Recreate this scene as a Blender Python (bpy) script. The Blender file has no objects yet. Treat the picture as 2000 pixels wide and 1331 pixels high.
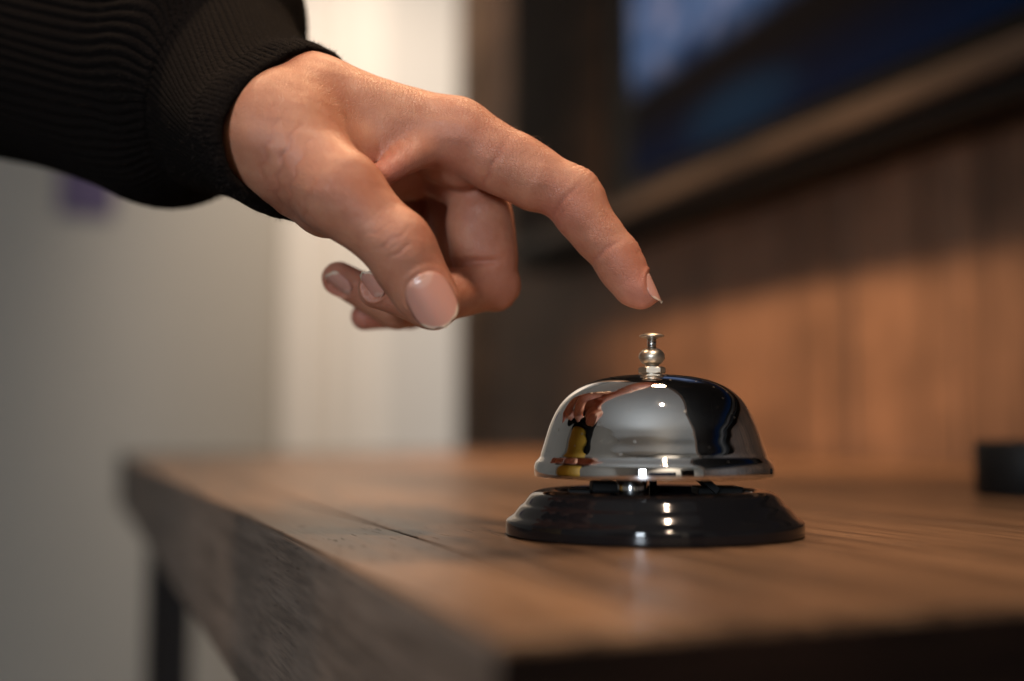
import bpy, bmesh, math, random
import numpy as np
from mathutils import Vector, Matrix
random.seed(7); rng = np.random.default_rng(7)
sc = bpy.context.scene
COL = sc.collection
PI = math.pi

# ------------------------------------------------------------------ camera
FPX = 2300.0; CX, CY = 1000.0, 665.5
CAMZ = 0.0296
PITCH = math.atan(173.0 / FPX)
cam_d = bpy.data.cameras.new('camera'); cam = bpy.data.objects.new('camera', cam_d); COL.objects.link(cam)
cam_d.sensor_width = 36.0; cam_d.lens = FPX / 2000.0 * 36.0
cam_d.clip_start = 0.01; cam_d.clip_end = 50
cam.location = (0, 0, CAMZ); cam.rotation_euler = (PI / 2 + PITCH, 0, 0)
cam_d.dof.use_dof = True; cam_d.dof.focus_distance = 0.331; cam_d.dof.aperture_fstop = 3.3
cam_d.dof.aperture_blades = 9
sc.camera = cam
CAM_M = Matrix.Translation((0, 0, CAMZ)) @ Matrix.Rotation(PI / 2 + PITCH, 4, 'X')
CM = np.array(CAM_M)

def J(px, py, D):            # a measured direction and distance (mm) as a point of the camera frame, mm
    return np.array([(px - CX) / FPX * D, (CY - py) / FPX * D, -D], dtype=np.float64)
def W(p):                    # camera-frame mm -> world metres
    p = np.asarray(p) / 1000.0
    return p @ CM[:3, :3].T + CM[:3, 3]
def Wd(v):
    return np.asarray(v) @ CM[:3, :3].T

# table frame: u runs along the table and the panelled wall, v away from the table's front edge
TH = math.atan((1000 - 138) / FPX)
U = Vector((-math.sin(TH), math.cos(TH), 0)); V = Vector((math.cos(TH), math.sin(TH), 0))
TABLE_M = Matrix(((V.x, U.x, 0, 0), (V.y, U.y, 0, 0), (0, 0, 1, 0), (0, 0, 0, 1)))   # local x=v, y=u
def uv(u, v, z=0): return Vector(U * u + V * v + Vector((0, 0, z)))

# ------------------------------------------------------------------ helpers
def link(name, me, mat=None, parent=None):
    o = bpy.data.objects.new(name, me); COL.objects.link(o)
    if mat: me.materials.append(mat)
    if parent: o.parent = parent
    return o
def tag(o, label=None, cat=None, group=None, kind=None):
    if label: o['label'] = label
    if cat: o['category'] = cat
    if group: o['group'] = group
    if kind: o['kind'] = kind
    return o
def empty(name, loc, m=None):
    o = bpy.data.objects.new(name, None); COL.objects.link(o)
    if m is not None: o.matrix_world = m
    o.location = loc; o.empty_display_size = 0.02
    return o
def smooth(me, v=True):
    me.polygons.foreach_set('use_smooth', [v] * len(me.polygons)); me.update()
def bm_mesh(bm, name, sm=False):
    me = bpy.data.meshes.new(name); bm.normal_update(); bm.to_mesh(me); bm.free()
    if sm: smooth(me)
    return me
def box(bm, x0, x1, y0, y1, z0, z1, bev=0.0, seg=2):
    r = bmesh.ops.create_cube(bm, size=1.0)
    vs = r['verts']
    for v in vs:
        v.co = Vector((x0 + (v.co.x + .5) * (x1 - x0), y0 + (v.co.y + .5) * (y1 - y0), z0 + (v.co.z + .5) * (z1 - z0)))
    if bev > 0:
        es = list({e for v in vs for e in v.link_edges})
        bmesh.ops.bevel(bm, geom=es, offset=bev, segments=seg, profile=0.5, affect='EDGES')
def lathe(bm, prof, n=96, closed_top=True, closed_bot=True):
    rings = []
    for r, z in prof:
        if r < 1e-7:
            rings.append([bm.verts.new((0, 0, z))])
        else:
            rings.append([bm.verts.new((r * math.cos(2 * PI * k / n), r * math.sin(2 * PI * k / n), z)) for k in range(n)])
    for a, b in zip(rings[:-1], rings[1:]):
        for k in range(n):
            k2 = (k + 1) % n
            if len(a) == 1 and len(b) == 1: continue
            if len(a) == 1: bm.faces.new((a[0], b[k], b[k2]))
            elif len(b) == 1: bm.faces.new((a[k], a[k2], b[0]))
            else: bm.faces.new((a[k], a[k2], b[k2], b[k]))
    bmesh.ops.recalc_face_normals(bm, faces=bm.faces)
def catmull(pts, n):
    pts = [Vector((p[0], p[1])) for p in pts]; out = []
    P = [pts[0] * 2 - pts[1]] + pts + [pts[-1] * 2 - pts[-2]]
    for i in range(1, len(P) - 2):
        for k in range(n):
            t = k / n; a, b, c, d = P[i - 1], P[i], P[i + 1], P[i + 2]
            q = 0.5 * ((2 * b) + (c - a) * t + (2 * a - 5 * b + 4 * c - d) * t * t + (3 * b - a - 3 * c + d) * t ** 3)
            out.append((q.x, q.y))
    out.append((pts[-1].x, pts[-1].y)); return out

# ------------------------------------------------------------------ materials
class NT:
    def __init__(s, name):
        s.m = bpy.data.materials.new(name); s.m.use_nodes = True; s.t = s.m.node_tree
        s.b = s.t.nodes['Principled BSDF']; s.out = s.t.nodes['Material Output']
    def n(s, typ, **kw):
        nd = s.t.nodes.new(typ)
        for k, v in kw.items():
            if hasattr(nd, k): setattr(nd, k, v)
            else: nd.inputs[k].default_value = v
        return nd
    def l(s, a, b): s.t.links.new(a, b)
    def set(s, **kw):
        for k, v in kw.items(): s.b.inputs[k.replace('_', ' ')].default_value = v
        return s
    def math(s, op, a, b=None, clamp=False):
        nd = s.t.nodes.new('ShaderNodeMath'); nd.operation = op; nd.use_clamp = clamp
        for i, x in enumerate((a, b)):
            if x is None: continue
            if isinstance(x, (int, float)): nd.inputs[i].default_value = x
            else: s.l(x, nd.inputs[i])
        return nd.outputs[0]
    def mixc(s, f, a, b, mode='MIX'):
        nd = s.t.nodes.new('ShaderNodeMix'); nd.data_type = 'RGBA'; nd.blend_type = mode
        for i, x in ((0, f), (6, a), (7, b)):
            if isinstance(x, (int, float)): nd.inputs[i].default_value = x
            elif isinstance(x, tuple): nd.inputs[i].default_value = (*x, 1) if len(x) == 3 else x
            else: s.l(x, nd.inputs[i])
        return nd.outputs[2]
    def ramp(s, f, stops, interp='LINEAR'):
        nd = s.t.nodes.new('ShaderNodeValToRGB'); nd.color_ramp.interpolation = interp
        e = nd.color_ramp.elements
        while len(e) < len(stops): e.new(0.5)
        for k, (p, c) in enumerate(stops):
            e[k].position = p; e[k].color = (c, c, c, 1) if isinstance(c, (int, float)) else (*c, 1)
        s.l(f, nd.inputs[0]); return nd.outputs[0]
    def coord(s, scale=(1, 1, 1), kind='Object', rot=(0, 0, 0), loc=(0, 0, 0)):
        tc = s.n('ShaderNodeTexCoord'); mp = s.n('ShaderNodeMapping')
        mp.inputs['Scale'].default_value = scale; mp.inputs['Rotation'].default_value = rot; mp.inputs['Location'].default_value = loc
        s.l(tc.outputs[kind], mp.inputs[0]); return mp.outputs[0]
    def noise(s, vec, scale, detail=4, rough=.5, dist=0):
        nd = s.n('ShaderNodeTexNoise'); nd.inputs['Scale'].default_value = scale; nd.inputs['Detail'].default_value = detail
        nd.inputs['Roughness'].default_value = rough; nd.inputs['Distortion'].default_value = dist
        if vec is not None: s.l(vec, nd.inputs['Vector'])
        return nd.outputs['Fac']
    def bump(s, h, strength, dist, prev=None):
        nd = s.n('ShaderNodeBump'); nd.inputs['Strength'].default_value = strength; nd.inputs['Distance'].default_value = dist
        s.l(h, nd.inputs['Height'])
        if prev is not None: s.l(prev, nd.inputs['Normal'])
        s.l(nd.outputs[0], s.b.inputs['Normal']); return nd.outputs[0]

def simple(name, col, rough, metal=0.0, **kw):
    n = NT(name); n.set(Base_Color=(*col, 1), Roughness=rough, Metallic=metal); n.set(**kw)
    return n

def wood(name, dark, mid, light, rough=(.35, .5), grain=1.0, pores=.8, sx=1.0, bump=.25, axis='y'):
    """planed veneer: streaks and pores stretched along the local y axis (metres)"""
    n = NT(name)
    st = {'y': (1, .045, 1), 'z': (1, 1, .045), 'x': (.045, 1, 1)}[axis]
    st2 = {'y': (1, .10, 1), 'z': (1, 1, .10), 'x': (.10, 1, 1)}[axis]
    c = n.coord((st[0] * sx, st[1] * sx, st[2] * sx)); c2 = n.coord(st2)
    broad = n.noise(c, 22 * grain, 3, .5, 1.6)
    fine = n.noise(c, 160 * grain, 5, .6, .4)
    vfine = n.noise(c, 900 * grain, 3, .6)
    blotch = n.noise(n.coord((1, .4, 1)), 11, 3, .55)
    mixv = n.math('ADD', n.math('MULTIPLY', broad, .62), n.math('MULTIPLY', fine, .38))
    col = n.ramp(mixv, [(.30, dark), (.48, mid), (.68, light)])
    col = n.mixc(.6, col, n.ramp(vfine, [(.34, (.35, .33, .32)), (.58, (1, 1, 1))]), 'MULTIPLY')
    col = n.mixc(.6, col, n.ramp(fine, [(.36, (.4, .38, .36)), (.52, (1, 1, 1))]), 'MULTIPLY')
    col = n.mixc(.75, col, n.ramp(blotch, [(.36, (.50, .50, .50)), (.60, (1, 1, 1))]), 'MULTIPLY')
    # open pores: short dark dashes
    pv = n.noise(c2, 620 * grain, 2, .5); pm = n.noise(c, 60, 2, .5)
    pore = n.math('MULTIPLY', n.ramp(pv, [(.64, 0.0), (.70, 1.0)]), n.ramp(pm, [(.42, 0.0), (.62, 1.0)]))
    col = n.mixc(n.math('MULTIPLY', pore, pores), col, tuple(.25 * d for d in dark))
    n.l(col, n.b.inputs['Base Color'])
    rr = n.math('ADD', n.math('MULTIPLY', fine, rough[1] - rough[0]), n.math('ADD', rough[0], n.math('MULTIPLY', pore, .3)))
    n.l(rr, n.b.inputs['Roughness'])
    h = n.math('SUBTRACT', n.math('ADD', n.math('MULTIPLY', fine, .5), n.math('MULTIPLY', vfine, .5)), n.math('MULTIPLY', pore, 1.5))
    n.bump(h, bump, .0006)
    return n

M = {}
M['table'] = wood('walnut_top', (.066, .035, .018), (.175, .094, .049), (.30, .168, .090), rough=(.27, .42)).m
M['table_edge'] = wood('walnut_front_lit', (.15, .102, .076), (.235, .168, .128), (.295, .222, .175), rough=(.45, .6), pores=.7, bump=.3).m  # paler, greyer walnut: cool side light put into the colour
M['table_end'] = wood('walnut_end_shaded', (.005, .0025, .0015), (.010, .0045, .0025), (.014, .006, .0035), rough=(.75, .85), axis='x').set(Specular_IOR_Level=.08).m  # near-black walnut: the end face's shade put into the colour
M['leg'] = simple('dark_leg', (.012, .006, .004), .6).m
M['wallwood'] = wood('wall_veneer', (.10, .056, .036), (.185, .104, .064), (.27, .150, .09), rough=(.5, .6), sx=1.0, grain=.55, pores=.3, axis='z', bump=.15).m
M['surround'] = wood('surround_veneer', (.016, .010, .007), (.030, .018, .012), (.048, .030, .020), rough=(.6, .7), grain=.6, pores=.3, bump=.1).set(Specular_IOR_Level=.15).m
M['trim'] = wood('trim_veneer', (.10, .06, .035), (.17, .105, .062), (.24, .15, .09), rough=(.4, .5), grain=.6, pores=.3, bump=.1, axis='z').m
M['ledge'] = wood('ledge_veneer', (.024, .017, .013), (.042, .030, .023), (.062, .046, .035), rough=(.4, .5), grain=.6, pores=.3, bump=.1).m
M['black'] = simple('black_bezel', (.003, .003, .003), .35, Specular_IOR_Level=.2).m
M['matteblack'] = simple('black_rubber', (.006, .006, .006), .6, Specular_IOR_Level=.2).m

n = simple('wall_paint', (.46, .41, .345), .8)
h = n.noise(n.coord(), 160, 4, .6); n.bump(h, .2, .001)
n.l(n.mixc(n.noise(n.coord(), 1.6, 3, .5), (.42, .385, .335), (.49, .45, .395)), n.b.inputs['Base Color'])
M['wall'] = n.m
n = simple('door_paint', (.70, .65, .59), .45); n.bump(n.noise(n.coord(), 220, 3, .6), .1, .0005); M['door'] = n.m
n = simple('casing_paint', (.86, .79, .71), .4); n.bump(n.noise(n.coord(), 220, 3, .6), .1, .0005); M['casing'] = n.m
M['purple'] = simple('purple_card', (.10, .068, .15), .6).m
n = simple('ceiling_paint', (.72, .70, .66), .9); n.bump(n.noise(n.coord(), 60, 4, .6), .2, .002); M['ceil'] = n.m
n = simple('floor_carpet', (.12, .10, .09), .95); n.bump(n.noise(n.coord(), 900, 3, .6), .5, .003); M['floor'] = n.m

# chrome with faint dust and smears
n = simple('chrome', (.80, .80, .80), .03, 1.0)
sm = n.noise(n.coord(), 90, 5, .6); dust = n.n('ShaderNodeTexVoronoi'); dust.inputs['Scale'].default_value = 420
n.l(n.coord(), dust.inputs['Vector'])
dm = n.math('MULTIPLY', n.ramp(dust.outputs['Distance'], [(.10, 1.0), (.17, 0.0)]), n.ramp(n.noise(n.coord(), 260, 2, .5), [(.47, 0.0), (.56, 1.0)]))
n.l(n.math('ADD', n.ramp(sm, [(.35, .015), (.55, .03), (.75, .13)]), n.math('MULTIPLY', dm, .35)), n.b.inputs['Roughness'])
n.l(n.mixc(dm, (.80, .80, .80), (.55, .52, .48)), n.b.inputs['Base Color'])
n.bump(n.noise(n.coord(), 26, 2, .5), .06, .002); M['chrome'] = n.m
n = simple('brushed_nickel', (.56, .50, .42), .36, 1.0)
n.l(n.ramp(n.noise(n.coord((1, 1, 8)), 500, 4, .6), [(.3, .28), (.7, .44)]), n.b.inputs['Roughness'])
n.bump(n.noise(n.coord((1, 1, 12)), 900, 3, .6), .12, .0003); M['nickel'] = n.m
M['steel'] = simple('steel_pin', (.55, .55, .55), .18, 1.0).m
n = simple('black_enamel', (.006, .006, .007), .10, 0.0, Coat_Weight=.15, Coat_Roughness=.05, Specular_IOR_Level=.28)
n.l(n.ramp(n.noise(n.coord(), 60, 4, .6), [(.35, .05), (.8, .13)]), n.b.inputs['Roughness'])
n.bump(n.noise(n.coord(), 70, 3, .5), .05, .001); M['enamel'] = n.m

# ------------------------------------------------------------------ table
tb = empty('console_table', (0, 0, 0), TABLE_M); tb.matrix_world = TABLE_M
tag(tb, 'brown walnut veneer console table with thick front edge that the chrome bell stands on', 'table')
Y0, Y1, X0, X1 = .159, 1.525, .058, .668
TT = .060
bm = bmesh.new()
seams = [X0, .0897, .262, .436, X1]
for a, b in zip(seams[:-1], seams[1:]):
    g0 = 0 if a == X0 else .0005; g1 = 0 if b == X1 else .0005
    box(bm, a + g0, b - g1, Y0, Y1, -.022, 0, .0005, 2)
link('tabletop', bm_mesh(bm, 'tabletop'), M['table'], tb)
bm = bmesh.new(); box(bm, X0 - .0003, X0 + .024, Y0 + .0002, Y1, -TT, -.0005 - .0, .0012, 3)
# front lipping sits just proud of the top board
for v in bm.verts: pass
link('front_edge', bm_mesh(bm, 'front_edge'), M['table_edge'], tb)
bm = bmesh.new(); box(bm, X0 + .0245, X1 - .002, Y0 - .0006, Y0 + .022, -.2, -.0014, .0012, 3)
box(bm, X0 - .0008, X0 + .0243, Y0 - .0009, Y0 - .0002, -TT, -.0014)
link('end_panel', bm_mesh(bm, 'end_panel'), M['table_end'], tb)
bm = bmesh.new(); box(bm, X0 + .03, X1 - .01, Y1 - .024, Y1 - .002, -TT, -.0225)
link('end_rail', bm_mesh(bm, 'end_rail'), M['table_edge'], tb)
for x0 in (X0 + .020, X1 - .07):
    for y0 in (Y0 + .03, Y1 - .19):
        bm = bmesh.new(); box(bm, x0 + .006, x0 + .052, y0, y0 + .046, -.74, -.0605, .002)
        link('leg', bm_mesh(bm, 'leg'), M['leg'], tb)

# ------------------------------------------------------------------ panelled wall with screen
WV = .690
def tl(name, bm, mat, parent=None, sm=False):
    o = link(name, bm_mesh(bm, name, sm), mat, parent)
    if parent is None: o.matrix_world = TABLE_M
    return o
bm = bmesh.new()
y = -1.2; k = 0
while y < 2.0:
    w = .142
    y1 = min(y + w, 2.02)
    box(bm, WV + (0.0006 * (k % 3)), WV + .02, y + .0012, y1 - .0012, -.74, 1.75, .0015)
    y += w; k += 1
box(bm, WV + .016, WV + .12, -1.2, 2.02, -.74, 1.75)
o = tl('panelled_wall', bm, M['wallwood']); tag(o, kind='structure')
wend = 2.02
# trim strip closing the wall's far end
bm = bmesh.new(); box(bm, WV - .028, WV + .125, wend + .001, wend + .034, -.74, 1.75, .002)
o = tl('corner_trim', bm, M['trim']); tag(o, kind='structure')

sv = .622                    # front plane of the screen surround
sr = empty('screen_surround', (0, 0, 0)); sr.matrix_world = TABLE_M
tag(sr, 'dark wooden surround fixed to the panelled wall around the screen, with a lit lower ledge', 'wall unit')
bm = bmesh.new(); box(bm, sv, WV - .001, 1.335, 1.665, CAMZ + .278, 1.5, .0015)
tl('side_panel', bm, M['surround'], sr)
bm = bmesh.new(); box(bm, sv - .006, WV - .001, -.9, 1.665, CAMZ + .255, CAMZ + .2775, .003)
tl('ledge', bm, M['ledge'], sr)
for o in sr.children: o.matrix_local = Matrix.Identity(4)

bm = bmesh.new(); box(bm, sv + .004, WV - .001, -.9, 1.66, CAMZ + .238, CAMZ + .2545, .002)
o = tl('under_ledge_shade', bm, M['matteblack'], sr); o.matrix_local = Matrix.Identity(4)  # added black strip standing in for the shade under the ledge

tv = empty('wall_screen', (0, 0, 0)); tv.matrix_world = TABLE_M
tag(tv, 'large black framed screen above the ledge showing blurred blue patches', 'screen')
bm = bmesh.new(); sy1 = 1.330
box(bm, sv + .004, WV - .002, -.9, sy1, CAMZ + .279, 1.4, .002)
link('bezel', bm_mesh(bm, 'bezel'), M['black'], tv)
bm = bmesh.new(); box(bm, sv + .0022, sv + .0034, -.86, sy1 - .075, CAMZ + .300, 1.36)
n = simple('screen_picture', (.002, .002, .003), .08, Specular_IOR_Level=.04)
g = n.n('ShaderNodeTexCoord'); sp = n.n('ShaderNodeSeparateXYZ'); n.l(g.outputs['Object'], sp.inputs[0])
yy = sp.outputs['Y']; zz = sp.outputs['Z']
# picture: pale blue upper part falling towards the near side, dark band, navy foot with a teal patch
top = n.math('SUBTRACT', zz, n.math('ADD', CAMZ + .405, n.math('MULTIPLY', n.math('SUBTRACT', 1.25, yy), .03)))
m1 = n.ramp(n.math('ADD', n.math('MULTIPLY', top, 18), .5), [(.2, 0.0), (.95, 1.0)])
m1 = n.math('MULTIPLY', m1, n.ramp(yy, [(.80, 0.0), (.96, 1.0)]))
m1 = n.math('MULTIPLY', m1, n.ramp(zz, [(.54, 1.0), (.66, 0.0)]))
cl = n.noise(n.coord((1, 1, 1)), 26, 3, .55, .5)
sky = n.ramp(cl, [(.34, (.025, .05, .12)), (.5, (.07, .12, .23)), (.66, (.20, .19, .27))])
bot = n.ramp(zz, [(CAMZ + .29, (.0006, .005, .018)), (CAMZ + .335, (.0008, .0025, .008)), (CAMZ + .37, (.0025, .0018, .0012))])
cy = n.math('SUBTRACT', yy, 1.02); cz = n.math('SUBTRACT', zz, CAMZ + .325)
dd = n.math('ADD', n.math('MULTIPLY', n.math('MULTIPLY', cy, cy), 60), n.math('MULTIPLY', n.math('MULTIPLY', cz, cz), 700))
bot = n.mixc(n.math('MULTIPLY', n.ramp(dd, [(0.0, 1.0), (1.1, 0.0)]), .5), bot, (.008, .03, .055))
n.l(n.mixc(m1, bot, sky), n.b.inputs['Emission Color']); n.b.inputs['Emission Strength'].default_value = .6
link('display', bm_mesh(bm, 'display'), n.m, tv)

# ------------------------------------------------------------------ far painted wall, door, casing
FU = 2.75
bm = bmesh.new(); box(bm, -3.2, 1.6, FU, FU + .1, -.74, 1.75)
o = tl('far_wall', bm, M['wall']); tag(o, kind='structure')
def far_v(px):              # v on the far wall plane seen at column px
    x = (px - CX) / FPX; a = U.x + 0; 
    # point = cam + t*(x,1): u = t*(x*U.x+U.y) = FU -> v
    t = FU / (x * U.x + U.y); return t * (x * V.x + V.y)
door = empty('door', (0, 0, 0)); door.matrix_world = TABLE_M
tag(door, 'cream painted interior door with a pale moulded casing beyond the table', 'door')
v0, v1, v2 = far_v(548), far_v(742), 1.05
bm = bmesh.new(); box(bm, v1 + .002, v2, FU - .03, FU - .001, -.735, 1.45, .003)
# recessed panel lines
link('door_leaf', bm_mesh(bm, 'door_leaf'), M['door'], door)
bm = bmesh.new()
w = v1 - v0
for a, b, d in ((0, .30, .030), (.30, .42, .045), (.42, .50, .036), (.50, .74, .055), (.74, .84, .062), (.84, 1.0, .050)):
    box(bm, v0 + a * w, v0 + b * w - .0005, FU - d, FU - .001, -.738, 1.5, .004, 3)
link('casing', bm_mesh(bm, 'casing'), M['casing'], door)
pv0, pv1 = far_v(103), far_v(215)
bm = bmesh.new(); zc = CAMZ + (838 - 425) / FPX * 2.9
box(bm, pv0, pv1, FU - .012, FU - .001, zc - .05, zc + .10, .004)
box(bm, pv0 + .01, pv0 + .05, FU - .014, FU - .0125, zc - .03, zc + .03)
o = tl('notice_card', bm, M['purple']); tag(o, 'small purple card fixed to the grey painted wall below the sleeve', 'card')

# rest of the room, met mostly in the chrome's reflections
bm = bmesh.new(); box(bm, -3.2, 1.6, -3.2, FU + .1, -.80, -.742)
o = tl('floor', bm, M['floor']); tag(o, kind='structure')
bm = bmesh.new(); box(bm, -3.2, 1.6, -3.2, FU + .1, 1.752, 1.80)
o = tl('ceiling', bm, M['ceil']); tag(o, kind='structure')
RU = -2.6
bm = bmesh.new(); box(bm, -3.2, 1.6, RU - .1, RU, -.74, 1.75)
o = tl('rear_wall', bm, M['wall']); tag(o, kind='structure')
bm = bmesh.new(); box(bm, -2.6, -2.5, -3.2, FU, -.74, 1.75)
o = tl('side_wall', bm, M['wall']); tag(o, kind='structure')

# black puck-shaped stand at the right edge
pk = J(2010, 912, 520); pw = W(pk)
bm = bmesh.new()
lathe(bm, [(0, 0), (.0210, 0), (.0225, .0010), (.0225, .0226), (.0212, .0243), (.0195, .0243), (.0190, .0236), (0, .0236)], 64)
o = link('round_stand', bm_mesh(bm, 'round_stand', True), M['matteblack']); o.location = (pw[0], pw[1], 0.0002)
tag(o, 'low black round stand on the table at the right edge of the view', 'stand')

# ------------------------------------------------------------------ desk bell
BX, BY = .0401, .337
BELL = (BX, BY, 0)
bell = empty('desk_bell', BELL); bell.scale = (.985, .985, 1)
tag(bell, 'chrome service bell with push button on a glossy black round base', 'desk bell')
def part(name, prof, mat, n=128, parent=bell, loc=None, sm=True, wn=True):
    bm = bmesh.new(); lathe(bm, prof, n)
    o = link(name, bm_mesh(bm, name, sm), mat, parent)
    if loc: o.location = loc
    return o
mm = lambda L: [(r / 1000, z / 1000) for r, z in L]
base = catmull([(42.2, .35), (42.45, .7), (42.5, 1.6), (42.45, 3.4), (42.2, 4.1), (41.4, 4.75), (40.2, 5.6), (39.0, 7.1), (38.2, 8.0), (37.2, 8.75), (36.4, 9.8), (35.8, 10.6), (35.1, 11.3), (34.0, 11.95), (32.4, 12.4), (30.6, 12.55), (29.2, 12.3), (28.4, 11.7), (28.0, 10.4), (27.4, 9.9)], 6)
part('base', mm([(0, .3), (41.4, .3)] + base + [(20, 9.7), (0, 9.7)]), M['enamel'], 160)
pad = part('base_pad', mm([(0, 0), (39.5, 0), (39.8, .15), (39.8, .45), (0, .45)]), M['matteblack'], 96)
dome_o = catmull([(34.2, 16.5), (34.35, 17.7), (34.25, 19.2), (33.9, 20.3), (33.2, 21.1), (32.55, 21.9), (32.35, 22.7), (32.15, 23.4), (31.5, 25.4), (30.7, 28.0), (29.6, 31.2), (28.0, 34.6), (26.0, 37.5), (23.5, 39.9), (20.4, 41.9), (16.8, 43.35), (12.5, 44.35), (8.0, 44.9), (4.0, 45.1)], 7)
dome_i = [(r - .9, z - .7) for r, z in dome_o if z > 17]
dome_i.reverse()
dome = part('dome', mm([(0.0, 45.12)] + list(reversed(dome_o)) + [(33.9, 16.25), (33.5, 16.4)] + list(reversed(dome_i)) + [(0, 44.3)]), M['chrome'], 192)
# bracket, striker post and lever under the dome
for bb in ((-.018, -.0105, -.006, .006, .0117, .0150, .0008), (.012, .025, -.007, .007, .0112, .0134, .0006), (-.0245, -.0182, -.004, .004, .0097, .0127, .0005)):
    bm = bmesh.new(); box(bm, *bb); link('bracket', bm_mesh(bm, 'bracket'), M['matteblack'], bell)
for a, b in (((.0065, -.002, .0215), (.0170, -.004, .0125)), ((-.0085, .002, .022), (-.0135, .004, .0145))):
    bm = bmesh.new(); A, B = Vector(a), Vector(b); d = (B - A).normalized(); s = Vector((0, 1, 0)); t = d.cross(s)
    vs = []
    for P_ in (A, B):
        for sx, sy in ((-1, -1), (1, -1), (1, 1), (-1, 1)): vs.append(bm.verts.new(P_ + s * .0065 * sx + t * .0009 * sy))
    for q in ((0, 1, 5, 4), (1, 2, 6, 5), (2, 3, 7, 6), (3, 0, 4, 7), (0, 3, 2, 1), (4, 5, 6, 7)): bm.faces.new([vs[i] for i in q])
    bmesh.ops.recalc_face_normals(bm, faces=bm.faces)
    link('bracket_arm', bm_mesh(bm, 'bracket_arm'), M['matteblack'], bell)
part('striker_post', mm([(0, 9.5), (4.2, 9.5), (4.35, 9.8), (4.35, 22), (0, 22)]), M['steel'], 48, loc=(-.0072, -.010, 0))
part('centre_post', mm([(0, 9.5), (1.1, 9.5), (1.1, 44), (0, 44)]), M['steel'], 32)
# washer, hex nut, collar knob, plunger
part('washer', mm([(0, 45.0), (2.9, 45.0), (3.0, 45.15), (3.0, 45.35), (2.9, 45.5), (0, 45.5)]), M['nickel'], 64)
bm = bmesh.new()
prof = [(3.55, 45.5), (3.95, 45.75), (3.95, 47.0), (3.45, 47.35)]
rings = []
for r, z in prof:
    ring = []
    for k in range(48):
        a = 2 * PI * k / 48; hexr = 3.43 / math.cos(((a + PI / 6) % (PI / 3)) - PI / 6)
        rr = min(r, hexr); ring.append(bm.verts.new((rr / 1000 * math.cos(a - PI / 2), rr / 1000 * math.sin(a - PI / 2), z / 1000)))
    rings.append(ring)
for a, b in zip(rings[:-1], rings[1:]):
    for k in range(48): bm.faces.new((a[k], a[(k + 1) % 48], b[(k + 1) % 48], b[k]))
bm.faces.new(list(reversed(rings[0]))); bm.faces.new(rings[-1])
nut = link('hex_nut', bm_mesh(bm, 'hex_nut'), M['nickel'], bell); 
part('knob', mm([(0, 47.2), (2.05, 47.2), (2.05, 48.0), (2.15, 48.15)] + [(.3 + 3.5 * math.cos(t), 50.25 + 2.6 * math.sin(t)) for t in np.linspace(-1.02, 1.15, 22)] + [(1.2, 52.6), (0, 52.6)]), M['nickel'], 64)
part('plunger', mm([(0, 52.3), (1.28, 52.3), (1.3, 55.5), (0, 55.5)]), M['steel'], 48)
part('push_button', mm([(0, 55.3), (1.5, 55.35), (2.6, 55.75), (3.4, 55.95), (3.66, 56.08), (3.68, 56.22), (3.5, 56.38), (2.6, 56.78), (1.6, 57.0), (.8, 57.1), (0, 57.12)]), M['nickel'], 64)

# ------------------------------------------------------------------ the hand, one continuous surface from a distance field
VOX = 0.62
lo = np.array([-93., -12., -425.]); hi = np.array([50., 92., -285.])
nx, ny, nz = (np.ceil((hi - lo) / VOX).astype(int) + 1)
BIG = 30.0
gx = (lo[0] + VOX * np.arange(nx)).astype(np.float32); gy = (lo[1] + VOX * np.arange(ny)).astype(np.float32); gz = (lo[2] + VOX * np.arange(nz)).astype(np.float32)
def sub(pmin, pmax):
    s = []
    for a, g, n_ in ((0, gx, nx), (1, gy, ny), (2, gz, nz)):
        i0 = int(max(0, math.floor((pmin[a] - lo[a]) / VOX))); i1 = int(min(n_, math.ceil((pmax[a] - lo[a]) / VOX) + 1)); s.append(slice(i0, max(i1, i0)))
    return tuple(s)
def smin(a, b, k):
    if k <= 0: return np.minimum(a, b)
    h = np.maximum(k - np.abs(a - b), 0) / k
    return np.minimum(a, b) - h * h * h * k / 6.0
def cone(a, b, ra, rb, pad=14, sq=None):
    """distance to a tapered capsule on the sub-grid that holds it"""
    a = np.asarray(a, float); b = np.asarray(b, float)
    r = max(ra, rb) + pad
    s = sub(np.minimum(a, b) - r, np.maximum(a, b) + r)
    X = gx[s[0]][:, None, None]; Y = gy[s[1]][None, :, None]; Z = gz[s[2]][None, None, :]
    d = b - a; L2 = float(d @ d)
    t = np.clip(((X - a[0]) * d[0] + (Y - a[1]) * d[1] + (Z - a[2]) * d[2]) / L2, 0, 1)
    qx = X - a[0] - t * d[0]; qy = Y - a[1] - t * d[1]; qz = Z - a[2] - t * d[2]
    if sq is not None:        # flatten: direction and factor
        n_, f = sq; n_ = np.asarray(n_) / np.linalg.norm(n_)
        dn = qx * n_[0] + qy * n_[1] + qz * n_[2]
        e = dn * (f - 1); qx = qx + e * n_[0]; qy = qy + e * n_[1]; qz = qz + e * n_[2]
    return s, (np.sqrt(qx * qx + qy * qy + qz * qz) - (ra + (rb - ra) * (t * t * (3 - 2 * t)))).astype(np.float32)
def field(items, k):
    F = np.full((nx, ny, nz), BIG, np.float32)
    for it in items:
        kk = it[4] if len(it) > 4 and it[4] is not None else k
        s, d = cone(it[0], it[1], it[2], it[3], sq=it[5] if len(it) > 5 else None)
        F[s] = smin(F[s], d, kk)
    return F

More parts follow.
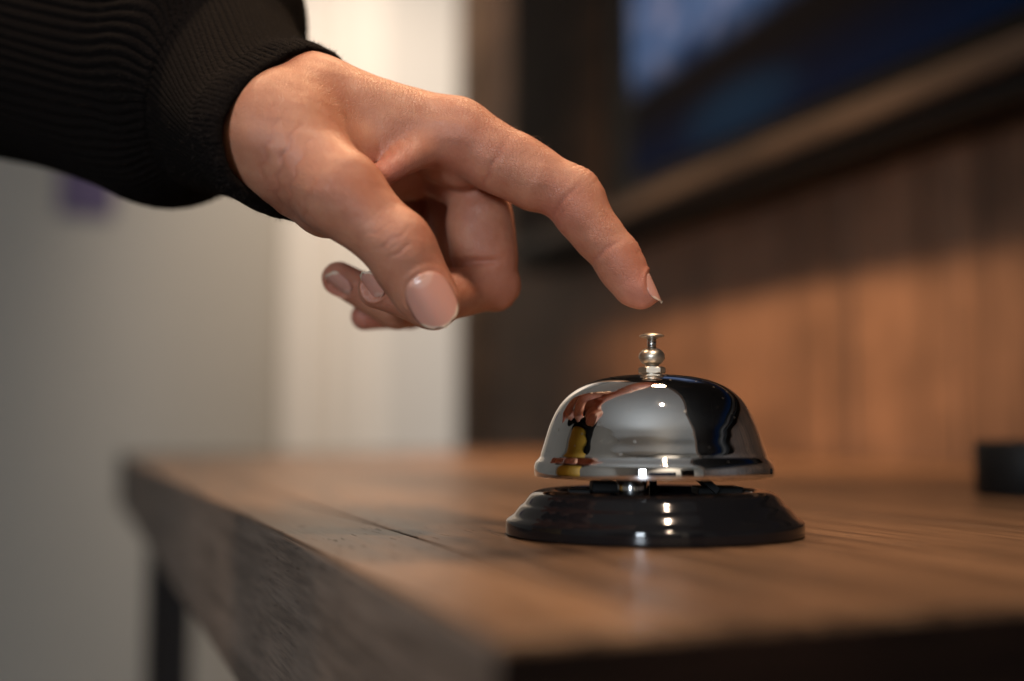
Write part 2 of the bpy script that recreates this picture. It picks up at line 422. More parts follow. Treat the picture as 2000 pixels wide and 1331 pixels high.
P = {}
P['i_mcp'] = J(893, 262, 344); P['i_pip'] = J(1112, 384, 341); P['i_dip'] = J(1200, 498, 338.5); P['i_tip'] = J(1252, 571, 337)
P['t_cmc'] = J(535, 262, 329); P['t_mcp'] = J(664, 376, 317); P['t_ip'] = J(781, 487, 315); P['t_tip'] = J(846, 590, 316)
P['m_mcp'] = J(925, 300, 364); P['m_pip'] = J(954, 548, 360); P['m_dip'] = J(838, 592, 345); P['m_tip'] = J(735, 566, 340)
P['r_mcp'] = J(880, 335, 382); P['r_pip'] = J(900, 555, 388); P['r_dip'] = J(775, 600, 372); P['r_tip'] = J(662, 545, 366)
P['p_mcp'] = J(835, 370, 398); P['p_pip'] = J(880, 540, 402); P['p_dip'] = J(800, 608, 392); P['p_tip'] = J(712, 618, 386)

palm = [
    (J(300, 150, 405), J(490, 220, 358), 18, 18.5, 9),
    (J(490, 232, 350), J(590, 245, 345), 17.5, 16.0, 9),
    (J(490, 232, 366), J(600, 262, 372), 15, 14, 9),
    (J(488, 258, 341), J(545, 275, 331), 15.5, 17.0, 12),
    (J(500, 190, 356), J(615, 200, 347), 12.5, 12.5, 10),
    (J(522, 240, 339), J(588, 218, 341), 15.5, 15.0, 10),
    (J(600, 212, 344), P['i_mcp'], 14.0, 10.2, 9),
    (J(610, 225, 358), P['m_mcp'], 13.5, 10.2, 8),
    (J(610, 250, 372), P['r_mcp'], 12.5, 9.6, 8),
    (J(600, 290, 382), P['p_mcp'], 11.5, 8.8, 8),
    (P['t_cmc'], P['t_mcp'], 17.0, 10.4, 9),
    (J(560, 300, 332), J(640, 385, 330), 15, 11.5, 7),
    (J(640, 340, 385), J(770, 385, 392), 13, 10, 8),
    (J(690, 320, 352), J(800, 335, 368), 12, 9, 8),
    (J(650, 300, 334), J(735, 285, 339), 9.5, 6.5, 9),          # first web muscle
    (J(742, 345, 328), J(848, 276, 340), 3.4, 5.5, 7),          # free edge of the web
    (J(870, 300, 352), J(905, 312, 352), 9.2, 9.0, 6),          # pad at the root of the index
    (J(880, 345, 364), J(940, 345, 364), 8.4, 8.0, 6),
]
def finger(name, root, rs, k=3.0, extra=()):
    a, b, c = P[name + '_pip'], P[name + '_dip'], P[name + '_tip']
    it = [(P[name + '_mcp'] if root is None else root, a, rs[0], rs[1]), (a, b, rs[1], rs[2]), (b, c, rs[2], rs[3])]
    return field(it + list(extra), k)
Pf = field(palm, 8)
def pt(a, b, t): return P[a] + (P[b] - P[a]) * t
idx_n = np.array([-.75, -.60, 0.3])
Fi = finger('i', None, (9.6, 7.9, 6.5, 5.0), 3.0, [
    (pt('i_mcp', 'i_pip', .30), pt('i_mcp', 'i_pip', .68), 8.9, 8.5, 3),
    (pt('i_mcp', 'i_pip', .35) + np.array([-1.5, -2.2, 0]), pt('i_mcp', 'i_pip', .72) + np.array([-1.2, -1.6, 0]), 8.0, 7.6, 3),
    (pt('i_mcp', 'i_pip', .50) + np.array([.6, .9, 0]), pt('i_mcp', 'i_pip', .86) + np.array([.5, .7, 0]), 8.1, 7.6, 3),
    (pt('i_pip', 'i_dip', .30) + np.array([-.3, -.3, 0]), pt('i_pip', 'i_dip', .66) + np.array([-.3, -.3, 0]), 7.5, 7.0, 3),
    (pt('i_dip', 'i_tip', .30) + np.array([-1.0, -.6, 0]), pt('i_dip', 'i_tip', .80) + np.array([-1.1, -.4, 0]), 6.3, 5.6, 2.5),
    (J(1129, 371, 341), J(1139, 386, 341), 6.1, 5.9, 5),
    (J(1219, 494, 338.5), J(1227, 512, 338.3), 4.1, 3.9, 4)])
th_f = (np.array([0, 0, 1.0]), 1.12)
Ft = field([
    (P['t_mcp'], P['t_ip'], 10.4, 9.2), (P['t_ip'], P['t_tip'], 9.2, 7.6, 3, th_f),
    (pt('t_ip', 't_tip', .35) + np.array([-1.0, .2, -1.5]), pt('t_ip', 't_tip', .78) + np.array([-1.6, .2, -1.5]), 9.0, 8.3, 3),
    (pt('t_ip', 't_tip', -.12) + np.array([.5, .8, 1.4]), pt('t_ip', 't_tip', .06) + np.array([.5, .8, 1.2]), 8.4, 8.2, 3)], 4)
Fm = finger('m', None, (9.4, 8.6, 7.0, 5.4), 3.0, [
    (pt('m_mcp', 'm_pip', .50) + np.array([.0, 0, 1.5]), pt('m_mcp', 'm_pip', .82) + np.array([.5, 0, 1.0]), 9.7, 9.2, 3),
    (J(978, 560, 360), J(972, 572, 360), 6.0, 5.6, 2.5), (J(918, 440, 360), J(922, 492, 358), 6.6, 6.6, 5)])
Fr = finger('r', None, (9.0, 7.8, 6.8, 5.3))
Fp = finger('p', None, (8.0, 6.8, 5.6, 4.6))
F = smin(Pf, Ft, 9)
for Fx, k in ((Fi, 6), (Fm, 4.5), (Fr, 4), (Fp, 4)):
    F = np.minimum(F, smin(Pf, Fx, k))
del Fi, Ft, Fm, Fr, Fp, Pf

def surface_nets(F):
    ins = F < 0
    c = [ins[i:nx - 1 + i, j:ny - 1 + j, k:nz - 1 + k] for i in (0, 1) for j in (0, 1) for k in (0, 1)]
    any_ = np.zeros_like(c[0]); all_ = np.ones_like(c[0])
    for q in c: any_ |= q; all_ &= q
    act = any_ & ~all_
    I, Jx, K = np.nonzero(act); nv = len(I)
    idm = np.full(act.shape, -1, np.int64); idm[I, Jx, K] = np.arange(nv)
    acc = np.zeros((nv, 3)); cnt = np.zeros(nv)
    off = [(i, j, k) for i in (0, 1) for j in (0, 1) for k in (0, 1)]
    for a in off:
        for ax in range(3):
            if a[ax] == 1: continue
            b = list(a); b[ax] = 1
            fa = F[I + a[0], Jx + a[1], K + a[2]]; fb = F[I + b[0], Jx + b[1], K + b[2]]
            m = (fa < 0) != (fb < 0); t = np.where(m, fa / np.where(m, fa - fb, 1), 0)
            p = np.tile(np.array(a, float), (nv, 1)); p[:, ax] += t
            acc[m] += p[m]; cnt[m] += 1
    v = np.stack([I, Jx, K], 1) + acc / cnt[:, None]
    v = v * VOX + lo
    quads = []
    for ax in range(3):
        sl0 = [slice(None)] * 3; sl1 = [slice(None)] * 3
        sl0[ax] = slice(0, -1); sl1[ax] = slice(1, None)
        A = ins[tuple(sl0)]; B = ins[tuple(sl1)]
        for s, (p, q) in ((1, (A, B)), (-1, (B, A))):
            i, j, k = np.nonzero(p & ~q)
            o1, o2 = [(1, 2), (2, 0), (0, 1)][ax]
            idx = np.stack([i, j, k], 1)
            ok = (idx[:, o1] > 0) & (idx[:, o2] > 0) & (idx[:, o1] < act.shape[o1]) & (idx[:, o2] < act.shape[o2])
            idx = idx[ok]
            e1 = np.zeros(3, int); e1[o1] = 1; e2 = np.zeros(3, int); e2[o2] = 1
            qd = [idm[tuple(x.T)] for x in (idx - e1 - e2, idx - e2, idx, idx - e1)]
            qd = np.stack(qd, 1)
            if s < 0: qd = qd[:, ::-1]
            quads.append(qd)
    quads = np.concatenate(quads); quads = quads[(quads >= 0).all(1)]
    return v, quads
vv, qq = surface_nets(F)
E = np.concatenate([qq[:, [0, 1]], qq[:, [1, 2]], qq[:, [2, 3]], qq[:, [3, 0]]])
lab = np.arange(len(vv))
while True:
    m_ = np.minimum(lab[E[:, 0]], lab[E[:, 1]]); old = lab.copy()
    np.minimum.at(lab, E[:, 0], m_); np.minimum.at(lab, E[:, 1], m_); lab = lab[lab]
    if (lab == old).all(): break
big = np.bincount(lab).argmax(); keepv = lab == big; ren = np.cumsum(keepv) - 1
qq = ren[qq[keepv[qq[:, 0]]]]; vv = vv[keepv]
# relax a little, keeping volume (Taubin)
E = np.concatenate([qq[:, [0, 1]], qq[:, [1, 2]], qq[:, [2, 3]], qq[:, [3, 0]]]); E = np.concatenate([E, E[:, ::-1]])
deg = np.bincount(E[:, 0], minlength=len(vv)).astype(float)
def lap(v):
    a = np.stack([np.bincount(E[:, 0], weights=v[E[:, 1], c], minlength=len(v)) for c in range(3)], 1)
    return a / deg[:, None] - v
for _ in range(5): vv = vv + .5 * lap(vv); vv = vv - .52 * lap(vv)
def normals(v):
    d1 = v[qq[:, 2]] - v[qq[:, 0]]; d2 = v[qq[:, 3]] - v[qq[:, 1]]; fn = np.cross(d1, d2)
    N = np.zeros_like(v)
    for c in range(4):
        for a in range(3): N[:, a] += np.bincount(qq[:, c], weights=fn[:, a], minlength=len(v))
    return N / np.maximum(np.linalg.norm(N, axis=1, keepdims=True), 1e-9)
NN = normals(vv)
# keep only the largest shell that holds the fingers (drop hidden inner shells)

def unit(v): v = np.asarray(v, float); return v / np.linalg.norm(v)
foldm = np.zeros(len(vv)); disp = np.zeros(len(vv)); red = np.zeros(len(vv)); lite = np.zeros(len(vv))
def crease(c, axis, side, w=.55, depth=.55, half=6, bend=0.0, wob=0.3, ph=0):
    """fold across a finger at c: axis along the finger, side = which way it faces"""
    axis = unit(axis); side = unit(np.asarray(side) - axis * (np.asarray(side) @ axis)); tr = np.cross(axis, side)
    d = vv - c; a = d @ axis; t = d @ tr; s_ = NN @ side
    a = a - bend * t * t / half - wob * np.sin(t * 1.1 + ph)
    m = np.exp(-(a / w) ** 2) * np.clip(1 - (t / half) ** 2, 0, 1) * np.clip(s_ * 1.8 + .1, 0, 1) * (np.abs(d).max(1) < 16)
    global disp
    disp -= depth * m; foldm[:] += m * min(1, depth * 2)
def tint(arr, c, r, amt):
    arr += amt * np.exp(-((np.linalg.norm(vv - c, axis=1) / r) ** 2))
toCam = np.array([0, 0, 1.0])
ax_t = P['t_tip'] - P['t_ip']; ax_tp = P['t_ip'] - P['t_mcp']
# thumb knuckle wrinkles
c0 = J(768, 468, 305)
for k, (o_, dp, w, h, bd) in enumerate([(-8.2, .16, .45, 6.5, -.3), (-6.8, .24, .45, 7, -.28), (-5.4, .22, .4, 7, -.25), (-4.0, .36, .42, 7, -.2), (-2.6, .24, .4, 6.4, -.15), (-1.3, .2, .4, 5, -.1), (0, .60, .42, 6.6, -.08), (1.5, .22, .4, 4.4, 0), (3.4, .58, .42, 6.0, .08), (4.9, .18, .4, 5, .1)]):
    crease(c0 + unit(ax_t) * o_, ax_t, toCam, w * .85, dp * .6, h, bd, .35, k * 1.7)
# index: side/palm creases at the two joints and at its root, dorsal wrinkles
ax_m = P['i_dip'] - P['i_pip']; ax_p = P['i_pip'] - P['i_mcp']; ax_d = P['i_tip'] - P['i_dip']
pal_i = np.array([-.8, -.55, .8])
crease(J(1088, 405, 333), unit(ax_p) + unit(ax_m), pal_i, .9, .42, 9, .12, .2, .4)
crease(J(1098, 413, 333), unit(ax_p) + unit(ax_m), pal_i, .5, .18, 6, .1, .2, 1.4)
crease(J(1168, 500, 333), unit(ax_m) + unit(ax_d), pal_i, .8, .38, 8, .1, .2, 2.1)
crease(J(958, 330, 336), ax_p, pal_i, .9, .35, 10, .1, .3, 0)
crease(J(1040, 345, 334), ax_p, pal_i, .6, .12, 6, .1, .3, 2)
dor_i = np.array([.75, .62, .25])
for k, o_ in enumerate((-4.5, -2.6, -.9, .9, 2.8)):
    crease(J(1146, 350, 340) + unit(unit(ax_p) + unit(ax_m)) * o_, unit(ax_p) + unit(ax_m), dor_i, .45, .16, 6, 0, .3, k)
for k, o_ in enumerate((-1.8, 0, 1.8)):
    crease(J(1238, 488, 338) + unit(ax_m) * o_, ax_m, dor_i, .4, .14, 5, 0, .3, k)
# middle finger: fold inside the bent joint
crease(J(918, 512, 352), J(950, 560, 360) - J(945, 460, 360), toCam + np.array([-.6, 0, 0]), 1.0, 2.0, 9, 0.05, .1, 0)
# root of thumb, wrist lines
for k, (px, py, dp) in enumerate(((520, 300, .20), (548, 330, .32), (572, 360, .22), (600, 400, .14))):
    crease(J(px, py, 312), np.array([.93, -.30, 0]), np.array([-.1, -.35, 1]), .6, dp, 15, .12, .5, k * 2)
# knuckle of the index: soft fan of lines in the web
for k, (px, py) in enumerate(((742, 305), (760, 300), (778, 298), (796, 290))):
    crease(J(px, py, 328), np.array([1, .25, 0]), toCam, .7, .16, 8, 0, .4, k)
vv = vv + NN * disp[:, None]
# soft large-scale unevenness
def vnoise(p, s, seed):
    r = np.random.default_rng(seed); o = np.zeros(len(p))
    for _ in range(7):
        k = r.normal(size=3); k = k / np.linalg.norm(k) * s * r.uniform(.6, 1.5); o += np.sin(p @ k + r.uniform(0, 6.28))
    return o / 7
vv = vv + NN * (.22 * vnoise(vv, .45, 3) + .10 * vnoise(vv, 1.1, 4))[:, None]

NAILS = [  # centre, toward the tip, facing, half width, length, curve radius
    (J(845, 587, 307.6), np.array([.47, -.88, -.10]), np.array([.12, -.02, 1.0]), 6.35, 15.2, 7.7, 'thumb'),
    (J(1273.5, 567, 336.0), J(1290, 604, 336) - J(1259, 533, 336.8), np.array([.87, .38, .14]), 4.1, 9.6, 4.9, 'index'),
    (J(724, 560, 334.5), J(706, 540, 334) - J(745, 596, 336), np.array([-.62, -.35, .8]), 3.3, 8.6, 5.0, 'middle'),
    (J(659, 559, 361.5), J(634, 540, 361) - J(688, 583, 363), np.array([-.55, -.62, .62]), 3.6, 9.0, 4.8, 'ring'),
]
c, ax, nn = NAILS[1][:3]; ax = unit(ax); nn = unit(nn - ax * (nn @ ax)); tr = np.cross(ax, nn); d = vv - c
sel = (np.abs(d @ ax + 1.0) < 1.2) & (np.abs(d @ tr) < 1.2) & (np.abs(d @ nn) < 6)
NAILS[1] = (c - ax * .7 + nn * ((d[sel] @ nn).max() - .25),) + NAILS[1][1:]
# nail bed: skin dips under the nail and swells round it
for c, ax, nn, hw, L, rc, nm in NAILS:
    ax = unit(ax); nn = unit(nn - ax * (nn @ ax)); tr = np.cross(ax, nn)
    d = vv - c; a = d @ ax / (L / 2); t = d @ tr / hw; hgt = d @ nn
    near = (np.abs(hgt) < 5) & ((NN @ nn) > .15)
    rr = (np.abs(a) ** 2.5 + np.abs(t) ** 2.5) ** (1 / 2.5)
    inside = np.clip((1.02 - rr) * 8, 0, 1) * near
    rimm = np.exp(-((rr - 1.13) / .085) ** 2) * near * np.clip(1.2 - a, 0, 1)
    surf = (np.sqrt(np.maximum(rc ** 2 - (t * hw) ** 2, .1)) - rc) - .22 - .006 * (a * L / 2) ** 2
    tgt = surf - hgt
    vv = vv + nn * (np.clip(tgt, *((-.7, .9) if nm == 'index' else (-2.0, 1.6))) * inside)[:, None] + NN * (.30 * rimm)[:, None]

for c, r, a in ((P['i_tip'], 8, .75), (P['i_dip'], 6, .45), (P['i_pip'] + np.array([-4, -6, 3]), 8, .5), (P['i_mcp'] + np.array([-2, -8, 6]), 12, .45), (J(755, 350, 328), 7, .9), (P['t_ip'], 10, .28), (P['t_tip'], 10, .3),
                (J(600, 345, 318), 12, .25), (P['m_pip'], 12, .45), (P['m_tip'], 9, .4), (P['r_tip'], 9, .5), (P['p_tip'], 10, .9), (J(860, 400, 370), 16, .5), (P['m_dip'], 10, .4)): tint(red, c, r, a * 1.25)
for c, r, a in ((J(520, 215, 325), 10, .5), (J(480, 300, 320), 9, .3), (J(800, 240, 335), 14, .2)): tint(lite, c, r, a)

wv = W(vv)
me = bpy.data.meshes.new('person')
me.vertices.add(len(wv)); me.vertices.foreach_set('co', wv.astype(np.float32).ravel())
me.loops.add(len(qq) * 4); me.loops.foreach_set('vertex_index', qq.astype(np.int32).ravel())
me.polygons.add(len(qq)); me.polygons.foreach_set('loop_start', np.arange(len(qq), dtype=np.int32) * 4)
me.polygons.foreach_set('loop_total', np.full(len(qq), 4, np.int32))
me.update(calc_edges=True); me.validate()
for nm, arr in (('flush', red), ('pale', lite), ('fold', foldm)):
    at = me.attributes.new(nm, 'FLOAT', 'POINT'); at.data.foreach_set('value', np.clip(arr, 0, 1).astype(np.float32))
smooth(me)

# skin
n = NT('skin'); n.set(Roughness=.42, Specular_IOR_Level=.45, Subsurface_Weight=.28, Subsurface_Scale=.0019)
n.b.subsurface_method = 'RANDOM_WALK'; n.b.inputs['Subsurface Radius'].default_value = (1.0, .36, .2)
fl = n.n('ShaderNodeAttribute'); fl.attribute_name = 'flush'; pl = n.n('ShaderNodeAttribute'); pl.attribute_name = 'pale'
oc = n.coord()
mott = n.noise(oc, 70, 4, .6); mott2 = n.noise(oc, 420, 3, .6)
col = n.mixc(n.ramp(mott, [(.40, 0.0), (.60, 1.0)]), (.40, .152, .085), (.49, .222, .132))
col = n.mixc(n.math('MULTIPLY', n.ramp(mott2, [(.45, 0.0), (.75, 1.0)]), .35), col, (.47, .19, .12))
col = n.mixc(n.math('MULTIPLY', fl.outputs['Fac'], .75, True), col, (.50, .165, .115))
col = n.mixc(n.math('MULTIPLY', pl.outputs['Fac'], .6, True), col, (.60, .37, .22))
v1n = n.n('ShaderNodeTexVoronoi'); v1n.feature = 'DISTANCE_TO_EDGE'; v1n.inputs['Scale'].default_value = 1050
wrp = n.n('ShaderNodeTexNoise'); wrp.inputs['Scale'].default_value = 500; n.l(oc, wrp.inputs['Vector'])
vec = n.n('ShaderNodeVectorMath'); vec.operation = 'MULTIPLY_ADD'; n.l(wrp.outputs['Color'], vec.inputs[0]); vec.inputs[1].default_value = (.0005,) * 3; n.l(n.coord((1.1, .62, .7), rot=(0.2, .5, .7)), vec.inputs[2])
n.l(vec.outputs[0], v1n.inputs['Vector'])
lines = n.ramp(v1n.outputs['Distance'], [(0.0, 0.0), (.12, 1.0)])
v2n = n.n('ShaderNodeTexVoronoi'); v2n.feature = 'DISTANCE_TO_EDGE'; v2n.inputs['Scale'].default_value = 1900; n.l(oc, v2n.inputs['Vector'])
lines2 = n.ramp(v2n.outputs['Distance'], [(0.0, 0.0), (.15, 1.0)])
hgt = n.math('ADD', n.math('MULTIPLY', lines, .6), n.math('ADD', n.math('MULTIPLY', lines2, .3), n.math('MULTIPLY', n.noise(oc, 2600, 2, .6), .4)))
col = n.mixc(n.math('MULTIPLY', n.math('SUBTRACT', 1.0, lines), .10), col, (.30, .10, .06))
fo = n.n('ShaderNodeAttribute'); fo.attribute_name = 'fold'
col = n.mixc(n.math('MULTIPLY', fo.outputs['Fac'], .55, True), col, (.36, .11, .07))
n.l(col, n.b.inputs['Base Color'])
n.l(n.ramp(mott2, [(.3, .37), (.7, .54)]), n.b.inputs['Roughness'])
amt = n.n('ShaderNodeBump'); s_ = n.ramp(n.noise(oc, 60, 3, .6), [(.36, .35), (.62, 1.0)]); amt.inputs['Distance'].default_value = .000105
n.l(s_, amt.inputs['Strength']); n.l(hgt, amt.inputs['Height']); n.l(amt.outputs[0], n.b.inputs['Normal'])
M['skin'] = n.m
person = link('person', me, M['skin'])
tag(person, 'left hand in a black knitted sleeve, index finger reaching down towards the bell button', 'person')

# nails
n = NT('nail'); n.set(Roughness=.27, Specular_IOR_Level=.5, Subsurface_Weight=.2, Subsurface_Scale=.001)
tcn = n.n('ShaderNodeTexCoord'); sp = n.n('ShaderNodeSeparateXYZ'); n.l(tcn.outputs['UV'], sp.inputs[0])
tx = n.math('SUBTRACT', sp.outputs['X'], .5); x2 = n.math('MULTIPLY', tx, tx)
tipv = sp.outputs['Y']
white = n.ramp(tipv, [(.935, 0.0), (.955, 1.0)])
lun = n.ramp(n.math('ADD', sp.outputs['Y'], n.math('MULTIPLY', x2, 1.6)), [(.20, 1.0), (.27, 0.0)])
col = n.mixc(n.math('MULTIPLY', lun, .55), (.54, .265, .20), (.62, .39, .31))
col = n.mixc(n.math('MULTIPLY', white, .9), col, (.66, .50, .37)); n.l(col, n.b.inputs['Base Color'])
mpn = n.n('ShaderNodeMapping'); mpn.inputs['Scale'].default_value = (60, .8, 1); n.l(tcn.outputs['UV'], mpn.inputs[0])
n.bump(n.noise(mpn.outputs[0], 1.0, 3, .5), .25, .00008); M['nail'] = n.m
for c, ax, nn, hw, L, rc, nm in NAILS:
    ax = unit(ax); nn = unit(nn - ax * (nn @ ax)); tr = np.cross(ax, nn)
    NS, NTt = 20, 28; vs = []; uvs = []
    for j in range(NTt + 1):
        t = j / NTt; a = (t - .5) * 2
        wf = ((1 - abs(a) ** 2.7) ** (1 / 2.3) if nm in ('thumb', 'index') else (1 - abs(a) ** 5) ** (1 / 3)) if a > 0 else (1 - abs(a) ** 2.6) ** (1 / 2.1)
        wf = max(wf, .02)
        for i in range(NS + 1):
            s_ = (i / NS - .5) * 2; x = s_ * hw * wf
            al = a * L / 2 + (.5 if a > .9 else 0) * (1 - s_ * s_)
            z = math.sqrt(max(rc * rc - x * x, .01)) - rc - .006 * al * al - .12 * abs(s_) ** 8 - (.15 if a < -.85 else 0)
            vs.append(W(c + ax * al + tr * x + nn * (z - .10))); rr_ = (max(a, 0) ** 2.7 + abs(x / hw) ** 2.3) ** .4; uvs.append((x / hw / 2 + .5, t if a < 0 else .5 + .5 * (rr_ * min(1, a * 1.6) + a * (1 - min(1, a * 1.6)))))
    faces = []
    for j in range(NTt):
        for i in range(NS):
            q = j * (NS + 1) + i; faces.append((q, q + 1, q + NS + 2, q + NS + 1))
    nm_ = bpy.data.meshes.new('fingernail'); nm_.from_pydata([tuple(v) for v in vs], [], faces)
    ul = nm_.uv_layers.new(name='UVMap')
    for lp in nm_.loops: ul.data[lp.index].uv = uvs[lp.vertex_index]
    smooth(nm_)
    o = link('fingernail', nm_, M['nail'], person)
    nrm = Vector(nm_.polygons[len(faces) // 2].normal)
    if nrm.dot(Vector(Wd(nn))) < 0: nm_.flip_normals()
    md = o.modifiers.new('thick', 'SOLIDIFY'); md.thickness = .00035; md.offset = -1

# ------------------------------------------------------------------ knitted sleeve
def ring_interp(ctrl, n):
    """closed smooth ring through control points"""
    c = np.array(ctrl); m = len(c); out = []
    for k in range(n):
        f = k / n * m; i = int(f) % m; t = f - int(f)
        a, b, d, e = c[(i - 1) % m], c[i], c[(i + 1) % m], c[(i + 2) % m]
        out.append(.5 * ((2 * b) + (d - a) * t + (2 * a - 5 * b + 4 * d - e) * t * t + (3 * b - a - 3 * d + e) * t ** 3))
    return np.array(out)
NR = 720
edge = ring_interp([J(660, 120, 356), J(618, 98, 342), J(560, 106, 329), J(492, 150, 318), J(443, 208, 312), J(427, 270, 310), J(446, 338, 312), J(492, 388, 318), J(548, 415, 330),
                    J(610, 425, 350), J(660, 400, 380), J(690, 330, 402), J(700, 240, 408), J(694, 165, 390)], NR)
def oval(px, py, D, rv, rd, tilt=.36, yaw=.45):
    """ring round the arm: centre, vertical radius, depth radius (mm)"""
    c = J(px, py, D); up = np.array([math.sin(tilt), math.cos(tilt), 0]); ax = unit([math.cos(tilt), -math.sin(tilt), yaw]); up = unit(up - ax * (up @ ax)); dp = np.cross(ax, up)
    # start at the far-top like the edge ring: angle measured so that index matches
    out = []
    for k in range(NR):
        t = 2 * PI * (k + .5) / NR
        out.append(c + up * math.cos(t) * rv + dp * (-math.sin(t)) * rd * -1)
    return np.array(out)
def match(ref, ring):
    best = None
    for rev in (False, True):
        r = ring[::-1] if rev else ring
        for s in range(0, NR, 12):
            q = np.roll(r, s, 0); d = np.sum((q - q.mean(0) - ref + ref.mean(0)) ** 2)
            if best is None or d < best[0]: best = (d, q)
    return best[1]
keys = [edge]
keys.insert(0, edge + (edge.mean(0) - edge) * .07 + np.array([-2.5, 1.0, -1.0]))      # turned-in hem
def shift(r, dx, dy, dz, s): c = r.mean(0); return c + (r - c) * s + np.array([dx, dy, dz])
keys.append(shift(edge, -2.0, .7, -1.5, 1.035))
keys.append(shift(edge, -6, 2.4, -4, 1.03))
keys.append(shift(edge, -11, 5.0, -9, 1.0))
for a in ((450, 185, 374, 31.5, 29, .46, .55), (438, 178, 378, 33.5, 31, .48, .55), (425, 160, 386, 43.0, 37, .50, .5), (385, 145, 394, 46.0, 39, .48, .45), (300, 128, 406, 45.0, 39, .38, .4), (130, 85, 430, 46, 41, .33, .4), (0, 40, 452, 50, 43, .3, .4), (-180, -30, 485, 55, 46, .3, .4), (-420, -120, 530, 60, 48, .3, .4)):
    keys.append(match(edge if len(keys) < 9 else keys[-1], oval(*a)))
def loft(keys, sub_, ribs, amp, fold=None):
    K = np.array(keys); m = len(K); out = []; tt = []
    for i in range(m - 1):
        a, b, c, d = K[max(i - 1, 0)], K[i], K[i + 1], K[min(i + 2, m - 1)]
        for k in range(sub_):
            t = k / sub_; out.append(.5 * ((2 * b) + (c - a) * t + (2 * a - 5 * b + 4 * c - d) * t * t + (3 * b - a - 3 * c + d) * t ** 3)); tt.append(i + t)
    out.append(K[-1]); tt.append(m - 1)
    return np.array(out), np.array(tt)
R_, T_ = loft(keys, 12, 0, 0)
ph = 2 * PI * np.arange(NR) / NR
cen = R_.mean(1, keepdims=True); rad = R_ - cen; rad /= np.linalg.norm(rad, axis=2, keepdims=True)
cuffmask = np.clip((6.2 - T_) / .8, 0, 1)[:, None]
ph_w = ph[None, :] + .018 * np.sin(3 * ph[None, :] + 1.3 * T_[:, None]) + .010 * np.sin(11 * ph[None, :] + 2.1 * T_[:, None])
rib = (.20 + .10 * np.sin(7 * ph + .5))[None, :] * np.sin(ph_w * 96) * cuffmask * np.clip(T_ - 1, .15, 1)[:, None] + .42 * np.sin(ph_w * 80) * (1 - cuffmask)
r2 = np.random.default_rng(5)
fold = np.zeros_like(rib)
for _ in range(7):
    f1 = r2.integers(1, 5); f2 = r2.uniform(.8, 2.0); fold += np.sin(f1 * ph[None, :] + f2 * T_[:, None] + r2.uniform(0, 6.28))
fold *= .75 * np.clip((T_ - 5.0) / 2, 0, 1)[:, None]
fold += .25 * np.sin(3 * ph + 1)[None, :] * np.clip(T_ - 2, 0, 1)[:, None] + (.22 * np.sin(9 * ph + 2) + .14 * np.sin(23 * ph))[None, :] * np.clip(3 - T_, 0, 1)[:, None]
R_ = R_ + rad * (rib + fold)[:, :, None]
nr = len(R_)
def tube_mesh(name, R, T, mat, parent):
    V_ = W(R.reshape(-1, 3)); m_ = len(R); fc = []
    idx = np.arange(m_ * NR).reshape(m_, NR)
    a = idx[:-1]; b = idx[1:]; q = np.stack([a, np.roll(a, -1, 1), np.roll(b, -1, 1), b], -1).reshape(-1, 4)
    me = bpy.data.meshes.new(name); me.vertices.add(len(V_)); me.vertices.foreach_set('co', V_.astype(np.float32).ravel())
    me.loops.add(len(q) * 4); me.loops.foreach_set('vertex_index', q.astype(np.int32).ravel())
    me.polygons.add(len(q)); me.polygons.foreach_set('loop_start', np.arange(len(q), dtype=np.int32) * 4); me.polygons.foreach_set('loop_total', np.full(len(q), 4, np.int32))
    me.update(calc_edges=True)
    ulay = me.uv_layers.new(name='UVMap')
    uu = np.tile(np.arange(NR) / NR, m_); tv_ = np.repeat(T, NR)
    lv = q.ravel(); uvv = np.stack([uu[lv], tv_[lv]], 1)
    ulay.data.foreach_set('uv', uvv.astype(np.float32).ravel())
    smooth(me); o = link(name, me, mat, parent)
    md = o.modifiers.new('thick', 'SOLIDIFY'); md.thickness = .0018; md.offset = 0
    return o
n = simple('black_knit', (.012, .010, .010), .9, Sheen_Weight=.0, Sheen_Roughness=.45)
n.b.inputs['Sheen Tint'].default_value = (.30, .19, .14, 1)
n.b.inputs['Specular IOR Level'].default_value = .04
oc = n.coord()
kn = n.n('ShaderNodeTexVoronoi'); kn.inputs['Scale'].default_value = 950; n.l(oc, kn.inputs['Vector'])
fz = n.noise(oc, 2200, 3, .7)
n.bump(n.math('ADD', n.math('MULTIPLY', kn.outputs['Distance'], -1.0), fz), .8, .0006)
n.l(n.mixc(fz, (.0025, .002, .002), (.010, .0075, .0065)), n.b.inputs['Base Color'])
M['knit'] = n.m
cut = int(12 * 5.2)
sleeve = tube_mesh('sleeve', R_[cut:], T_[cut:], M['knit'], person)
cuff = tube_mesh('cuff', R_[:cut + 1], T_[:cut + 1], M['knit'], sleeve)

